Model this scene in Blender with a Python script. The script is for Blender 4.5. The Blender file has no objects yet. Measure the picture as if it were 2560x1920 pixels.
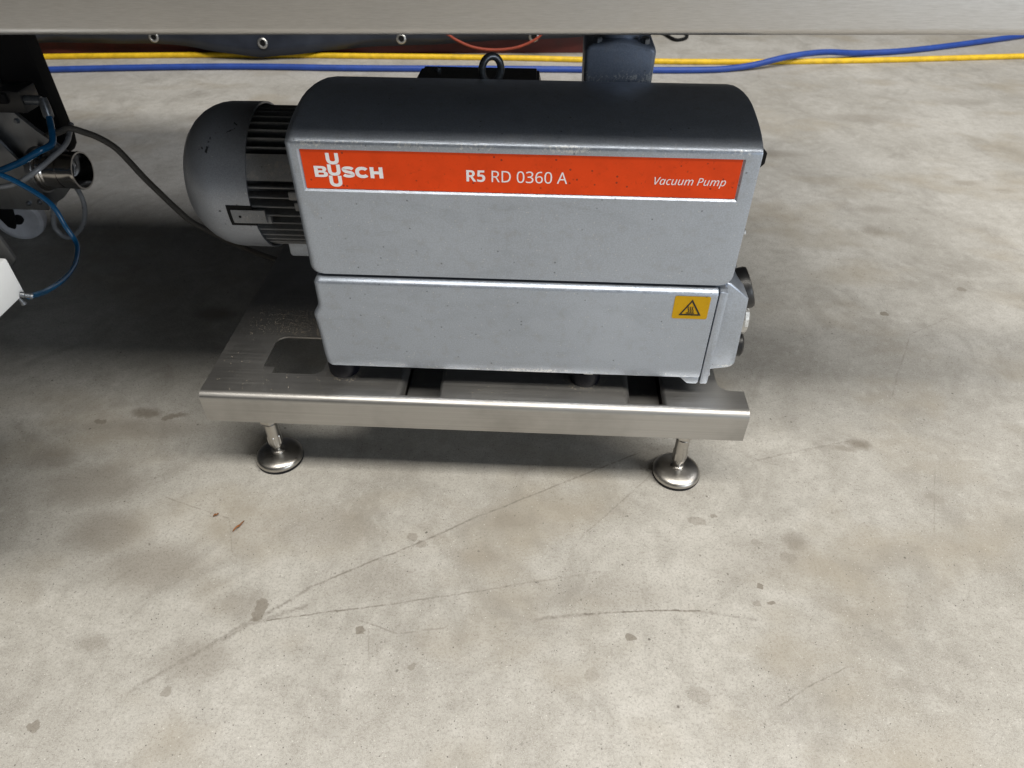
import bpy, bmesh, math, random
from mathutils import Vector, Matrix
random.seed(7)
sc = bpy.context.scene
COL = sc.collection

# ------------------------------------------------------------------ camera
CAM = Vector((0.5566, -0.8313, 0.9778))
yaw, pitch, roll = -0.0471, 0.7152, 0.0049
fwd = Vector((math.sin(yaw)*math.cos(pitch), math.cos(yaw)*math.cos(pitch), -math.sin(pitch)))
rgt0 = Vector((math.cos(yaw), -math.sin(yaw), 0))
up0 = rgt0.cross(fwd)
rgt = rgt0*math.cos(roll) + up0*math.sin(roll)
upv = -rgt0*math.sin(roll) + up0*math.cos(roll)
cd = bpy.data.cameras.new('camera')
cam = bpy.data.objects.new('camera', cd); COL.objects.link(cam)
cam.matrix_world = Matrix(((rgt.x, upv.x, -fwd.x, CAM.x), (rgt.y, upv.y, -fwd.y, CAM.y),
                           (rgt.z, upv.z, -fwd.z, CAM.z), (0, 0, 0, 1)))
cd.sensor_width = 36; cd.lens = 1750.4/2560*36
cd.clip_start = 0.02; cd.clip_end = 200
cd.dof.use_dof = True; cd.dof.focus_distance = 1.05; cd.dof.aperture_fstop = 9.0
sc.camera = cam

# ------------------------------------------------------------------ hall light
w = bpy.data.worlds.new('World'); sc.world = w; w.use_nodes = True
bg = w.node_tree.nodes['Background']
bg.inputs[0].default_value = (0.80, 0.88, 1.0, 1); bg.inputs[1].default_value = 0.022

def area(name, loc, aim, sx, sy, power, col):
    l = bpy.data.lights.new(name, 'AREA'); l.shape = 'RECTANGLE'; l.size = sx; l.size_y = sy
    l.energy = power; l.color = col
    o = bpy.data.objects.new(name, l); COL.objects.link(o); o.location = loc
    d = Vector(aim) - Vector(loc)
    o.rotation_euler = d.to_track_quat('-Z', 'Y').to_euler()
    return o
# two roof-light strips running along the hall and the open gate behind the photographer
area('roof_light_front', (3.2, -1.9, 6.0), (3.2, -1.9, 0), 9.0, 1.3, 720, (1.0, 0.955, 0.87))
area('roof_light_back', (3.2, 1.75, 6.0), (3.2, 1.75, 0), 9.0, 1.4, 235, (0.96, 0.96, 0.97))
area('open_gate', (5.4, -4.4, 1.75), (0.4, 0, 0.4), 3.6, 2.2, 150, (0.84, 0.92, 1.0))

sc.view_settings.view_transform = 'Standard'; sc.view_settings.look = 'None'
sc.view_settings.exposure = 0.0; sc.view_settings.gamma = 1.0
sc.view_settings.use_curve_mapping = False
sc.cycles.max_bounces = 8
sc.cycles.use_denoising = True

# ------------------------------------------------------------------ helpers
def tag(o, label, cat, group=None, kind=None):
    if label: o['label'] = label
    if cat: o['category'] = cat
    if group: o['group'] = group
    if kind: o['kind'] = kind
    return o

def empty(name, loc, label, cat, group=None):
    o = bpy.data.objects.new(name, None); COL.objects.link(o); o.location = loc
    o.empty_display_size = 0.05
    return tag(o, label, cat, group)

def link(name, me, mat=None, parent=None, smooth=None):
    if mat is not None and len(me.materials) == 0: me.materials.append(mat)
    if smooth is not None:
        me.polygons.foreach_set('use_smooth', [True]*len(me.polygons))
        me.set_sharp_from_angle(angle=math.radians(smooth))
    o = bpy.data.objects.new(name, me); COL.objects.link(o)
    if parent is not None:
        o.parent = parent
        # meshes are written in world coordinates: undo the chain of parents' offsets
        off = Vector((0, 0, 0)); p = parent
        while p is not None:
            off += p.location; p = p.parent
        o.location = -off
    return o

def raw(name, verts, faces, mat=None, parent=None, smooth=30):
    me = bpy.data.meshes.new(name); me.from_pydata([tuple(v) for v in verts], [], faces)
    bm = bmesh.new(); bm.from_mesh(me); bmesh.ops.recalc_face_normals(bm, faces=bm.faces); bm.to_mesh(me); bm.free()
    me.update()
    return link(name, me, mat, parent, smooth)

def from_bm(name, bm, mat=None, parent=None, smooth=30):
    bmesh.ops.recalc_face_normals(bm, faces=bm.faces)
    me = bpy.data.meshes.new(name); bm.to_mesh(me); bm.free()
    return link(name, me, mat, parent, smooth)

def bm_box(bm, x0, x1, y0, y1, z0, z1, bev=0.0, seg=2, rot=None, piv=None):
    r = bmesh.ops.create_cube(bm, size=1.0)
    vs = r['verts']
    for v in vs:
        v.co = Vector(((x0+x1)/2 + v.co.x*(x1-x0), (y0+y1)/2 + v.co.y*(y1-y0), (z0+z1)/2 + v.co.z*(z1-z0)))
    if rot is not None:
        piv = Vector(piv or ((x0+x1)/2, (y0+y1)/2, (z0+z1)/2))
        for v in vs: v.co = piv + rot @ (v.co - piv)
    if bev > 0:
        es = list({e for v in vs for e in v.link_edges})
        bmesh.ops.bevel(bm, geom=es, offset=bev, segments=seg, affect='EDGES', profile=0.5)

def box(name, x0, x1, y0, y1, z0, z1, mat, parent=None, bev=0.002, seg=2, rot=None, piv=None):
    bm = bmesh.new(); bm_box(bm, x0, x1, y0, y1, z0, z1, bev, seg, rot, piv)
    return from_bm(name, bm, mat, parent)

def prism(name, pts, axis, a0, a1, mat, parent=None, bev=0.0, seg=2, smooth=30):
    """polygon in the two other axes, pushed out along axis from a0 to a1"""
    bm = bmesh.new()
    def P(p, a):
        l = [p[0], p[1]]; l.insert(axis, a); return Vector(l)
    A = [bm.verts.new(P(p, a0)) for p in pts]; B = [bm.verts.new(P(p, a1)) for p in pts]
    n = len(pts)
    bm.faces.new(A); bm.faces.new(B[::-1])
    for i in range(n): bm.faces.new((A[i], A[(i+1) % n], B[(i+1) % n], B[i]))
    bmesh.ops.recalc_face_normals(bm, faces=bm.faces)
    if bev > 0:
        es = [e for e in bm.edges if len(e.link_faces) == 2 and e.calc_face_angle(0) > math.radians(25)]
        bmesh.ops.bevel(bm, geom=es, offset=bev, segments=seg, affect='EDGES', profile=0.5)
    return from_bm(name, bm, mat, parent, smooth)

def frame_for(d):
    d = Vector(d).normalized()
    a = Vector((0, 0, 1)) if abs(d.z) < 0.9 else Vector((1, 0, 0))
    u = a.cross(d).normalized(); v = d.cross(u)
    return d, u, v

def lathe(name, prof, org, axis, mat, parent=None, n=40, smooth=30, phase=0.0, caps=True):
    """prof: (distance along axis, radius)"""
    d, u, v = frame_for(axis); org = Vector(org)
    V = []; F = []
    for (t, r) in prof:
        for k in range(n):
            a = 2*math.pi*k/n + phase
            V.append(org + d*t + (u*math.cos(a) + v*math.sin(a))*r)
    m = len(prof)
    for i in range(m-1):
        for k in range(n):
            F.append((i*n+k, i*n+(k+1) % n, (i+1)*n+(k+1) % n, (i+1)*n+k))
    if caps:
        F.append(tuple(range(n))); F.append(tuple(range((m-1)*n, m*n)))
    return raw(name, V, F, mat, parent, smooth)

def spline(pts, per=10):
    P = [Vector(p) for p in pts]; out = []
    for i in range(len(P)-1):
        p0 = P[i-1] if i > 0 else P[0]*2 - P[1]
        p1, p2 = P[i], P[i+1]
        p3 = P[i+2] if i+2 < len(P) else P[-1]*2 - P[-2]
        for k in range(per):
            t = k/per
            out.append(0.5*((2*p1) + (p2-p0)*t + (2*p0-5*p1+4*p2-p3)*t*t + (3*p1-p0-3*p2+p3)*t**3))
    out.append(P[-1]); return out

def tube(name, pts, r, mat, parent=None, n=12, per=10, closed=False, smooth=50):
    P = spline(pts, per) if per else [Vector(p) for p in pts]
    V = []; F = []; u = None; m = len(P)
    for i in range(m):
        if closed: d = (P[(i+1) % m] - P[i-1]).normalized()
        else: d = (P[min(i+1, m-1)] - P[max(i-1, 0)]).normalized()
        if u is None: _, u, _ = frame_for(d)
        u = (u - d*u.dot(d)).normalized(); v = d.cross(u)
        rr = r(i/(m-1)) if callable(r) else r
        for k in range(n):
            a = 2*math.pi*k/n
            V.append(P[i] + (u*math.cos(a) + v*math.sin(a))*rr)
    for i in range(m if closed else m-1):
        j = (i+1) % m
        for k in range(n):
            F.append((i*n+k, i*n+(k+1) % n, j*n+(k+1) % n, j*n+k))
    if not closed: F.append(tuple(range(n))); F.append(tuple(range((m-1)*n, m*n)))
    return raw(name, V, F, mat, parent, smooth)

def flat_shape(name, loops, place, mat, parent=None, thick=0.0):
    """filled outline with holes; loops are 2D, place maps (a, b, t) to a world point"""
    cu = bpy.data.curves.new(name, 'CURVE'); cu.dimensions = '2D'; cu.fill_mode = 'BOTH' if thick else 'FRONT'
    cu.extrude = 0.5 if thick else 0.0
    for lp in loops:
        s = cu.splines.new('POLY'); s.points.add(len(lp)-1); s.use_cyclic_u = True
        for i, p in enumerate(lp): s.points[i].co = (p[0]*1000, p[1]*1000, 0, 1)
    tmp = bpy.data.objects.new('tmp', cu); COL.objects.link(tmp)
    bpy.context.view_layer.update()
    me = bpy.data.meshes.new_from_object(tmp.evaluated_get(bpy.context.evaluated_depsgraph_get()))
    bpy.data.objects.remove(tmp); bpy.data.curves.remove(cu)
    me.materials.clear()
    for v in me.vertices: v.co = Vector(place(v.co.x/1000, v.co.y/1000, v.co.z*thick))
    bm = bmesh.new(); bm.from_mesh(me)
    bmesh.ops.remove_doubles(bm, verts=bm.verts, dist=1e-7)
    if thick: bmesh.ops.recalc_face_normals(bm, faces=bm.faces)
    bm.to_mesh(me); bm.free()
    me.name = name
    return link(name, me, mat, parent, 30)

def round_rect(x0, x1, y0, y1, r, n=6):
    out = []
    for cx, cy, a0 in ((x1-r, y1-r, 0), (x0+r, y1-r, 90), (x0+r, y0+r, 180), (x1-r, y0+r, 270)):
        for k in range(n+1):
            a = math.radians(a0 + 90*k/n); out.append((cx + r*math.cos(a), cy + r*math.sin(a)))
    return out

# ------------------------------------------------------------------ materials
class NT:
    def __init__(self, name):
        self.m = bpy.data.materials.new(name); self.m.use_nodes = True
        self.t = self.m.node_tree; self.b = self.t.nodes['Principled BSDF']
        self.co = self.n('ShaderNodeTexCoord').outputs['Object']
    def n(self, typ, **kw):
        x = self.t.nodes.new(typ)
        for k, v in kw.items(): setattr(x, k, v)
        return x
    def l(self, a, b): self.t.links.new(a, b)
    def put(self, node, **kw):
        for k, v in kw.items():
            k = k.replace('_', ' ')
            if hasattr(v, 'is_output'): self.l(v, node.inputs[k])
            else: node.inputs[k].default_value = v
        return node
    def scaled(self, s, co=None):
        x = self.n('ShaderNodeMapping'); x.inputs['Scale'].default_value = s
        self.l(co or self.co, x.inputs['Vector']); return x.outputs[0]
    def noise(self, scale, detail=4, rough=0.6, co=None, dist=0.0):
        x = self.n('ShaderNodeTexNoise'); self.l(co or self.co, x.inputs['Vector'])
        self.put(x, Scale=scale, Detail=detail, Roughness=rough, Distortion=dist); return x.outputs['Fac']
    def voro(self, scale, co=None, feature='F1'):
        x = self.n('ShaderNodeTexVoronoi', feature=feature); self.l(co or self.co, x.inputs['Vector'])
        x.inputs['Scale'].default_value = scale; return x
    def rng(self, v, a, b, c=0.0, d=1.0, smooth=False):
        x = self.n('ShaderNodeMapRange'); x.clamp = True
        if smooth: x.interpolation_type = 'SMOOTHSTEP'
        self.l(v, x.inputs[0])
        for i, q in enumerate((a, b, c, d)): x.inputs[1+i].default_value = q
        return x.outputs[0]
    def math(self, op, a, b=None, c=None):
        x = self.n('ShaderNodeMath', operation=op)
        for i, q in enumerate((a, b, c)):
            if q is None: continue
            if hasattr(q, 'is_output'): self.l(q, x.inputs[i])
            else: x.inputs[i].default_value = q
        return x.outputs[0]
    def vm(self, op, a, b=None, s=None):
        x = self.n('ShaderNodeVectorMath', operation=op)
        for i, q in enumerate((a, b)):
            if q is None: continue
            if hasattr(q, 'is_output'): self.l(q, x.inputs[i])
            else: x.inputs[i].default_value = q
        if s is not None: 
            if hasattr(s, 'is_output'): self.l(s, x.inputs['Scale'])
            else: x.inputs['Scale'].default_value = s
        return x
    def mix(self, f, a, b, mode='MIX'):
        x = self.n('ShaderNodeMix', data_type='RGBA', blend_type=mode)
        for i, q in ((0, f), (6, a), (7, b)):
            if hasattr(q, 'is_output'): self.l(q, x.inputs[i])
            else: x.inputs[i].default_value = q if i == 0 else (*q, 1) if len(q) == 3 else q
        return x.outputs[2]
    def bump(self, h, strength=0.2, dist=0.001):
        x = self.n('ShaderNodeBump'); self.put(x, Strength=strength, Distance=dist); self.l(h, x.inputs['Height'])
        self.l(x.outputs[0], self.b.inputs['Normal']); return x

def flatmat(name, col, rough=0.5, metal=0.0, var=0.12, scale=60, bump=0.0):
    t = NT(name)
    n = t.noise(scale, 4, 0.65)
    f = t.rng(n, 0.3, 0.7)
    c = t.mix(f, tuple(x*(1-var) for x in col), tuple(min(1, x*(1+var)) for x in col))
    t.l(c, t.b.inputs['Base Color'])
    t.put(t.b, Roughness=t.rng(n, 0.3, 0.7, max(0.02, rough-0.06), min(1, rough+0.06)), Metallic=metal)
    if bump: t.bump(t.noise(scale*6, 2), bump, 0.0006)
    return t.m

def sticker(name, col, rough):
    t = NT(name)
    a = t.noise(22, 5, 0.7); f = t.noise(160, 4, 0.7)
    c = t.mix(t.rng(a, 0.45, 0.72, 0, 0.30), col, tuple(x*0.55 for x in col))
    c = t.mix(t.rng(f, 0.60, 0.74, 0, 0.45), c, tuple(x*0.35 for x in col))
    v = t.voro(210); s = t.n('ShaderNodeSeparateColor'); t.l(v.outputs['Color'], s.inputs[0])
    m = t.math('MULTIPLY', t.rng(v.outputs['Distance'], 0.36, 0.2), t.rng(s.outputs[0], 0.955, 0.965))
    c = t.mix(t.math('MULTIPLY', m, 0.7), c, (0.03, 0.02, 0.015))
    t.l(c, t.b.inputs['Base Color']); t.put(t.b, Roughness=t.rng(a, 0.3, 0.7, rough-0.12, rough+0.12))
    t.b.inputs['Specular IOR Level'].default_value = 0.25
    return t.m

def steel(name, col=(0.60, 0.58, 0.55), rough=0.30, grain=(3, 260, 260), dirt=0.0, bump=0.06):
    t = NT(name)
    g = t.noise(1.0, 5, 0.7, t.scaled(grain))
    s = t.noise(7, 4, 0.6); fine = t.noise(180, 3, 0.6)
    c = t.mix(t.rng(g, 0.3, 0.7), tuple(x*0.84 for x in col), tuple(min(1, x*1.08) for x in col))
    if dirt:
        c = t.mix(t.math('MULTIPLY', t.rng(s, 0.45, 0.7), dirt), c, (0.20, 0.185, 0.165))
        sp = t.voro(420); c = t.mix(t.math('MULTIPLY', t.rng(sp.outputs['Distance'], 0.16, 0.08), t.rng(s, 0.42, 0.62, 0, 0.55)), c, (0.62, 0.57, 0.50))
    t.l(c, t.b.inputs['Base Color'])
    r = t.math('ADD', t.rng(g, 0.3, 0.7, rough-0.05, rough+0.08), t.rng(s, 0.4, 0.75, 0.0, 0.12))
    t.put(t.b, Metallic=1.0, Roughness=r)
    t.bump(t.math('ADD', g, t.math('MULTIPLY', fine, 0.15)), bump, 0.0008)
    return t.m

def paint(name, col, rough=0.42, metal=0.25, chips=None, speck=0.5, bump=0.10, dust=0.25, scuffs=()):
    """machine paint with fine orange peel, dust, specks; chips = list of (axis z, z0, z1) bands where it is chipped"""
    t = NT(name)
    big = t.noise(5, 5, 0.6); fine = t.noise(520, 2, 0.5); mid = t.noise(60, 4, 0.65)
    c = t.mix(t.rng(big, 0.3, 0.7), tuple(x*0.93 for x in col), tuple(x*1.05 for x in col))
    c = t.mix(t.rng(fine, 0.36, 0.66, 0, 0.34), c, tuple(min(1, x*1.55+0.02) for x in col))
    c = t.mix(t.math('MULTIPLY', t.rng(mid, 0.52, 0.75), dust), c, (0.33, 0.31, 0.285))
    sme = t.noise(9, 5, 0.7, t.scaled((0.5, 1, 1.6)), dist=1.5)
    c = t.mix(t.rng(sme, 0.52, 0.70, 0, dust*0.9), c, tuple(x*0.62 for x in col))
    # dark pin spots and pale dust grains
    v1 = t.voro(170); sel = t.n('ShaderNodeSeparateColor'); t.l(v1.outputs['Color'], sel.inputs[0])
    dk = t.math('MULTIPLY', t.rng(v1.outputs['Distance'], 0.30, 0.16), t.rng(sel.outputs[0], 0.972, 0.98))
    c = t.mix(t.math('MULTIPLY', dk, speck), c, (0.03, 0.028, 0.026))
    v2 = t.voro(260); se2 = t.n('ShaderNodeSeparateColor'); t.l(v2.outputs['Color'], se2.inputs[0])
    lt = t.math('MULTIPLY', t.rng(v2.outputs['Distance'], 0.28, 0.14), t.rng(se2.outputs[1], 0.975, 0.982))
    c = t.mix(t.math('MULTIPLY', lt, speck), c, (0.75, 0.74, 0.70))
    if scuffs:
        jn = t.n('ShaderNodeTexNoise'); t.l(t.co, jn.inputs['Vector']); t.put(jn, Scale=260.0, Detail=2.0)
        pj = t.vm('ADD', t.co, t.vm('SCALE', t.vm('SUBTRACT', jn.outputs['Color'], (.5, .5, .5)).outputs[0], s=0.005).outputs[0]).outputs[0]
        acc = None
        for (A, B, hw) in scuffs:
            ba = Vector(B) - Vector(A)
            pa = t.vm('SUBTRACT', pj, A).outputs[0]
            hc = t.n('ShaderNodeClamp'); t.l(t.vm('DOT_PRODUCT', pa, tuple(ba/max(1e-9, ba.length_squared))).outputs['Value'], hc.inputs[0])
            d = t.vm('DISTANCE', pa, t.vm('SCALE', tuple(ba), s=hc.outputs[0]).outputs[0]).outputs['Value']
            m = t.rng(d, hw*1.4, hw*0.5, 0, 0.9); acc = m if acc is None else t.math('MAXIMUM', acc, m)
        c = t.mix(acc, c, (0.01, 0.01, 0.011))
    met = metal
    if chips:
        sep = t.n('ShaderNodeSeparateXYZ'); t.l(t.co, sep.inputs[0])
        ch = None
        for (ax, a0, a1, b0, b1) in chips:      # band a0..a1 on axis ax, fading to nothing over b0..b1
            z = sep.outputs[ax]
            m = t.math('MULTIPLY', t.rng(z, b0, a0), t.rng(z, b1, a1))
            ch = m if ch is None else t.math('MAXIMUM', ch, m)
        cn = t.noise(230, 5, 0.75); cb = t.noise(17, 3, 0.6)
        k = t.math('MULTIPLY', ch, t.rng(cb, 0.40, 0.62))
        k = t.rng(t.math('ADD', cn, t.math('MULTIPLY', k, 0.20)), 0.665, 0.71)
        k = t.math('MULTIPLY', k, ch)
        c = t.mix(k, c, (0.66, 0.68, 0.70))
    t.l(c, t.b.inputs['Base Color'])
    t.put(t.b, Metallic=met, Roughness=t.math('ADD', t.rng(mid, 0.3, 0.75, rough-0.04, rough+0.10), t.rng(fine, 0.3, 0.7, -0.03, 0.05)))
    t.bump(t.math('ADD', fine, t.math('MULTIPLY', mid, 0.6)), bump, 0.0005)
    return t.m

# floor: worn power-floated concrete with its own stains, scuffs, pits and hairline cracks
FL_LINES = [  # (ax, ay, bx, by, half width, strength)
 (.7587, .108, .4655, -.0616, .0016, .50), (.4655, -.0616, .2095, -.2155, .0017, .55), (.2095, -.2155, .1027, -.3137, .003, .40),
 (.1437, -.2719, .0003, -.3951, .0035, .35), (.1581, -.2779, .2944, -.2502, .0014, .65), (.2944, -.2502, .5284, -.1987, .0014, .45),
 (.5284, -.1987, .6701, -.1651, .0016, .25), (.1200, -.2930, .2095, -.2500, .004, .35), (.800, .080, .640, -.100, .0014, .28),
 (.5682, -.2564, .6669, -.2376, .0028, .40), (.6400, -.2415, .7540, -.2295, .0013, .85), (.7540, -.2295, .8218, -.2294, .0016, .75), (.8218, -.2294, .9100, -.2400, .0022, .28),
 (.2944, -.2700, .3600, -.2900, .0012, .35), (.3600, -.2900, .4300, -.2750, .0015, .30), (.3150, -.2850, .3250, -.3350, .0011, .30),
 (1.02, -.31, .95, -.345, .0010, .50), (.95, -.345, .91, -.37, .0012, .45),
 (1.30, .30, 1.42, .52, .0016, .28), (1.42, .52, 1.55, .60, .0014, .25), (.98, .10, 1.17, .16, .0022, .30),
 (-.10, -.05, .03, -.09, .0012, .35), (.03, -.09, .06, -.16, .0010, .25), (1.25, -.05, 1.31, .10, .0011, .25),
]
FL_SPOTS = [  # (x, y, rx, ry, strength)
 (.1423, -.2600, .011, .021, .80), (.1380, -.2480, .008, .009, .7), (.3044, -.2882, .008, .008, .75), (.7089, -.2775, .009, .007, .75), (.9249, -.1778, .0055, .0055, .85),
 (.9372, -.2073, .007, .004, .75), (.9130, -.2120, .005, .005, .5), (.8427, -.0546, .016, .011, .45), (.8720, -.0420, .006, .005, .6), (-.2289, .1604, .034, .016, .95),
 (-.1684, .1578, .022, .008, .85), (-.1831, .150, .012, .007, .8), (-.3125, .1326, .012, .007, .7), (1.1878, .1524, .022, .016, .85), (1.160, .140, .035, .008, .5), (-.1091, -.4515, .010, .008, .7),
 (.0512, -.3953, .009, .006, .5), (1.3857, .5993, .010, .008, .85), (.3535, -.1103, .010, .008, .45), (.3700, -.122, .010, .007, .45), (-.2186, .5103, .05, .03, .7),
 (1.00, -.085, .022, .020, .55), (.92, -.13, .10, .05, .22), (.70, -.20, .10, .03, .25), (.985, -.120, .012, .010, .42), (.955, -.150, .014, .012, .30), (.94, -.095, .010, .008, .40), (1.03, -.205, .03, .018, .22),
 (.075, -.345, .055, .035, .48), (.11, -.255, .04, .03, .42), (-.06, -.19, .09, .05, .60), (-.17, -.13, .07, .05, .62), (.20, -.10, .10, .05, .34), (-.24, -.03, .10, .05, .5), (-.20, .12, .12, .03, .45), (.30, -.20, .07, .04, .25),
 (.47, -.145, .04, .03, .22), (.52, -.07, .05, .02, .25), (1.55, 1.15, .06, .03, .35), (1.35, 1.55, .10, .03, .4), (1.75, 1.9, .16, .05, .4), (1.50, 1.02, .03, .03, .4),
 (.65, -.34, .012, .010, .3), (.80, -.36, .016, .012, .28), (1.10, -.33, .02, .015, .25), (-.09, -.33, .025, .015, .40), (.39, -.34, .006, .005, .5), (-.35, .03, .05, .03, .5),
 (1.9, 1.35, .05, .02, .4), (2.2, 2.1, .10, .04, .3), (-.45, 1.9, .16, .06, .35), (-.75, 1.75, .1, .04, .3), (1.62, .72, .012, .010, .6), (1.28, .02, .02, .015, .35),
]
def floor_mat():
    t = NT('concrete')
    jit = t.n('ShaderNodeTexNoise'); t.l(t.co, jit.inputs['Vector']); t.put(jit, Scale=90.0, Detail=3.0)
    j2 = t.n('ShaderNodeTexNoise'); t.l(t.co, j2.inputs['Vector']); t.put(j2, Scale=9.0, Detail=3.0)
    off = t.vm('SCALE', t.vm('SUBTRACT', jit.outputs['Color'], (.5, .5, .5)).outputs[0], s=0.016).outputs[0]
    off2 = t.vm('SCALE', t.vm('SUBTRACT', j2.outputs['Color'], (.5, .5, .5)).outputs[0], s=0.020).outputs[0]
    P0 = t.vm('MULTIPLY', t.co, (1, 1, 0)).outputs[0]
    Pl = t.vm('ADD', P0, t.vm('SCALE', off, s=0.22).outputs[0]).outputs[0]
    Pl = t.vm('ADD', Pl, t.vm('SCALE', off2, s=0.45).outputs[0]).outputs[0]
    Ps = t.vm('ADD', t.vm('ADD', P0, off).outputs[0], off2).outputs[0]
    Ps = t.vm('MULTIPLY', Ps, (1, 1, 0)).outputs[0]; Pl = t.vm('MULTIPLY', Pl, (1, 1, 0)).outputs[0]
    big = t.noise(1.7, 3, 0.62); med = t.noise(6.5, 5, 0.68, dist=0.6); sm = t.noise(38, 4, 0.7); fine = t.noise(240, 2, 0.7); gr = t.noise(700, 2, 0.6)
    c = t.mix(t.rng(big, 0.30, 0.72), (0.318, 0.302, 0.270), (0.512, 0.496, 0.462))
    c = t.mix(t.rng(med, 0.50, 0.74, 0, 0.58), c, (0.250, 0.232, 0.203))
    c = t.mix(t.rng(med, 0.46, 0.26, 0, 0.45), c, (0.56, 0.545, 0.515))
    c = t.mix(t.rng(sm, 0.48, 0.75, 0, 0.44), c, (0.235, 0.218, 0.192))
    c = t.mix(t.rng(sm, 0.45, 0.25, 0, 0.40), c, (0.60, 0.585, 0.555))
    c = t.mix(t.rng(fine, 0.47, 0.69, 0, 0.48), c, (0.20, 0.186, 0.165))
    c = t.mix(t.rng(gr, 0.50, 0.68, 0, 0.42), c, (0.66, 0.645, 0.615))
    wm = t.noise(2.6, 3, 0.6, t.scaled((1, 1.6, 1)))
    c = t.mix(t.rng(wm, 0.52, 0.68, 0, 0.55), c, (0.310, 0.272, 0.212))
    cl = t.noise(4.2, 4, 0.7, t.scaled((1.3, 1, 1)), dist=1.2)
    c = t.mix(t.rng(cl, 0.52, 0.66, 0, 0.32), c, (0.225, 0.210, 0.185))
    # pits and grit
    pits = None
    for scl, th, col, st in ((300, 0.955, (0.06, 0.055, 0.05), 0.85), (130, 0.990, (0.08, 0.07, 0.058), 0.75), (520, 0.93, (0.12, 0.11, 0.10), 0.8), (430, 0.975, (0.85, 0.84, 0.80), 0.7)):
        v = t.voro(scl, t.vm('ADD', P0, t.vm('SCALE', off, s=0.25).outputs[0]).outputs[0]); s = t.n('ShaderNodeSeparateColor'); t.l(v.outputs['Color'], s.inputs[0])
        m = t.math('MULTIPLY', t.rng(v.outputs['Distance'], 0.34, 0.20), t.rng(s.outputs[0], th, th+0.006))
        m = t.math('MULTIPLY', m, t.rng(s.outputs[1], 0.0, 0.7, 0.2, 1.0))
        c = t.mix(t.math('MULTIPLY', m, st), c, col)
        if col[0] < 0.1: pits = m if pits is None else t.math('MAXIMUM', pits, m)
    # scuff lines
    brk = t.rng(t.noise(60, 2, 0.7), 0.36, 0.58, 0.25, 1.0)
    acc = None
    for (ax, ay, bx, by, hw, st) in FL_LINES:
        ba = Vector((bx-ax, by-ay, 0)); L2 = ba.length_squared
        pa = t.vm('SUBTRACT', Pl, (ax, ay, 0)).outputs[0]
        h = t.vm('DOT_PRODUCT', pa, tuple(ba/L2)).outputs['Value']
        hc = t.n('ShaderNodeClamp'); t.l(h, hc.inputs[0])
        pr = t.vm('SCALE', tuple(ba), s=hc.outputs[0]).outputs[0]
        d = t.vm('DISTANCE', pa, pr).outputs['Value']
        m = t.rng(d, hw*1.5, hw*0.2, 0, min(1.0, st*1.3))
        acc = m if acc is None else t.math('MAXIMUM', acc, m)
    c = t.mix(t.math('MULTIPLY', acc, brk), c, (0.15, 0.132, 0.11))
    acc = None
    for (x, y, rx, ry, st) in FL_SPOTS:
        q = t.vm('SUBTRACT', Ps, (x, y, 0)).outputs[0]
        q = t.vm('MULTIPLY', q, (1/rx, 1/ry, 0)).outputs[0]
        d = t.vm('LENGTH', q).outputs['Value']
        soft = 0.12 if rx < 0.02 else 0.65
        m = t.rng(d, 1.0+soft*0.6, max(0.1, 1.0-soft), 0, st, smooth=True)
        acc = m if acc is None else t.math('MAXIMUM', acc, m)
    c = t.mix(t.math('MULTIPLY', acc, t.rng(sm, 0.25, 0.7, 1.0, 0.62)), c, (0.150, 0.125, 0.095))
    t.l(c, t.b.inputs['Base Color'])
    t.put(t.b, Roughness=t.rng(med, 0.3, 0.7, 0.52, 0.72), Metallic=0.0)
    t.b.inputs['Specular IOR Level'].default_value = 0.35
    t.bump(t.noise(150, 3, 0.75), 0.30, 0.0016)
    return t.m

M = {}
M['floor'] = floor_mat()
GREY = (0.395, 0.438, 0.510)
M['hood'] = paint('grey machine paint', GREY, 0.37, 0.80, chips=[(2, .6135, .6185, .608, .624)])
M['lower'] = paint('grey machine paint, chipped below', GREY, 0.38, 0.80, chips=[(2, .244, .2535, .236, .262)])
M['paint'] = paint('grey machine paint, plain', (0.36, 0.395, 0.455), 0.40, 0.8)
M['cowl'] = paint('grey fan cowl paint', (0.31, 0.33, 0.37), 0.36, 0.45, dust=0.15, scuffs=[
    ((.0341, .2083, .5414), (.0291, .2019, .5347), .0014), ((.0315, .2069, .5401), (.0305, .2007, .5334), .0012), ((.0356, .2172, .5493), (.0357, .2173, .5494), .0019),
    ((.0335, .2129, .5456), (.0336, .2130, .5457), .0018), ((.0397, .2252, .5550), (.0420, .2252, .5550), .0012), ((.0195, .2074, .5405), (.0234, .2055, .5386), .0016),
    ((.0603, .2257, .5571), (.0720, .2315, .5606), .0009), ((.0688, .2417, .5657), (.0732, .2386, .5643), .0012), ((.0400, .1712, .4497), (.0404, .1712, .4499), .0014)])
M['fin'] = paint('dusty grey motor paint', (0.20, 0.205, 0.215), 0.6, 0.0, dust=0.95, bump=0.3)
M['pipe'] = paint('blue grey casting paint', (0.25, 0.29, 0.375), 0.45, 0.3, chips=[(2, .595, .612, .585, .63)], bump=0.3)
M['black'] = flatmat('black plastic', (0.012, 0.012, 0.013), 0.38, 0, 0.3, 80)
M['blackmatte'] = flatmat('black matt paint', (0.006, 0.006, 0.0065), 0.75, 0, 0.3, 40)
M['blackmatte'].node_tree.nodes['Principled BSDF'].inputs['Specular IOR Level'].default_value = 0.2
M['rubber'] = flatmat('black rubber', (0.005, 0.005, 0.009), 0.4, 0, 0.3, 120)
M['rubber'].node_tree.nodes['Principled BSDF'].inputs['Specular IOR Level'].default_value = 0.2
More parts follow.
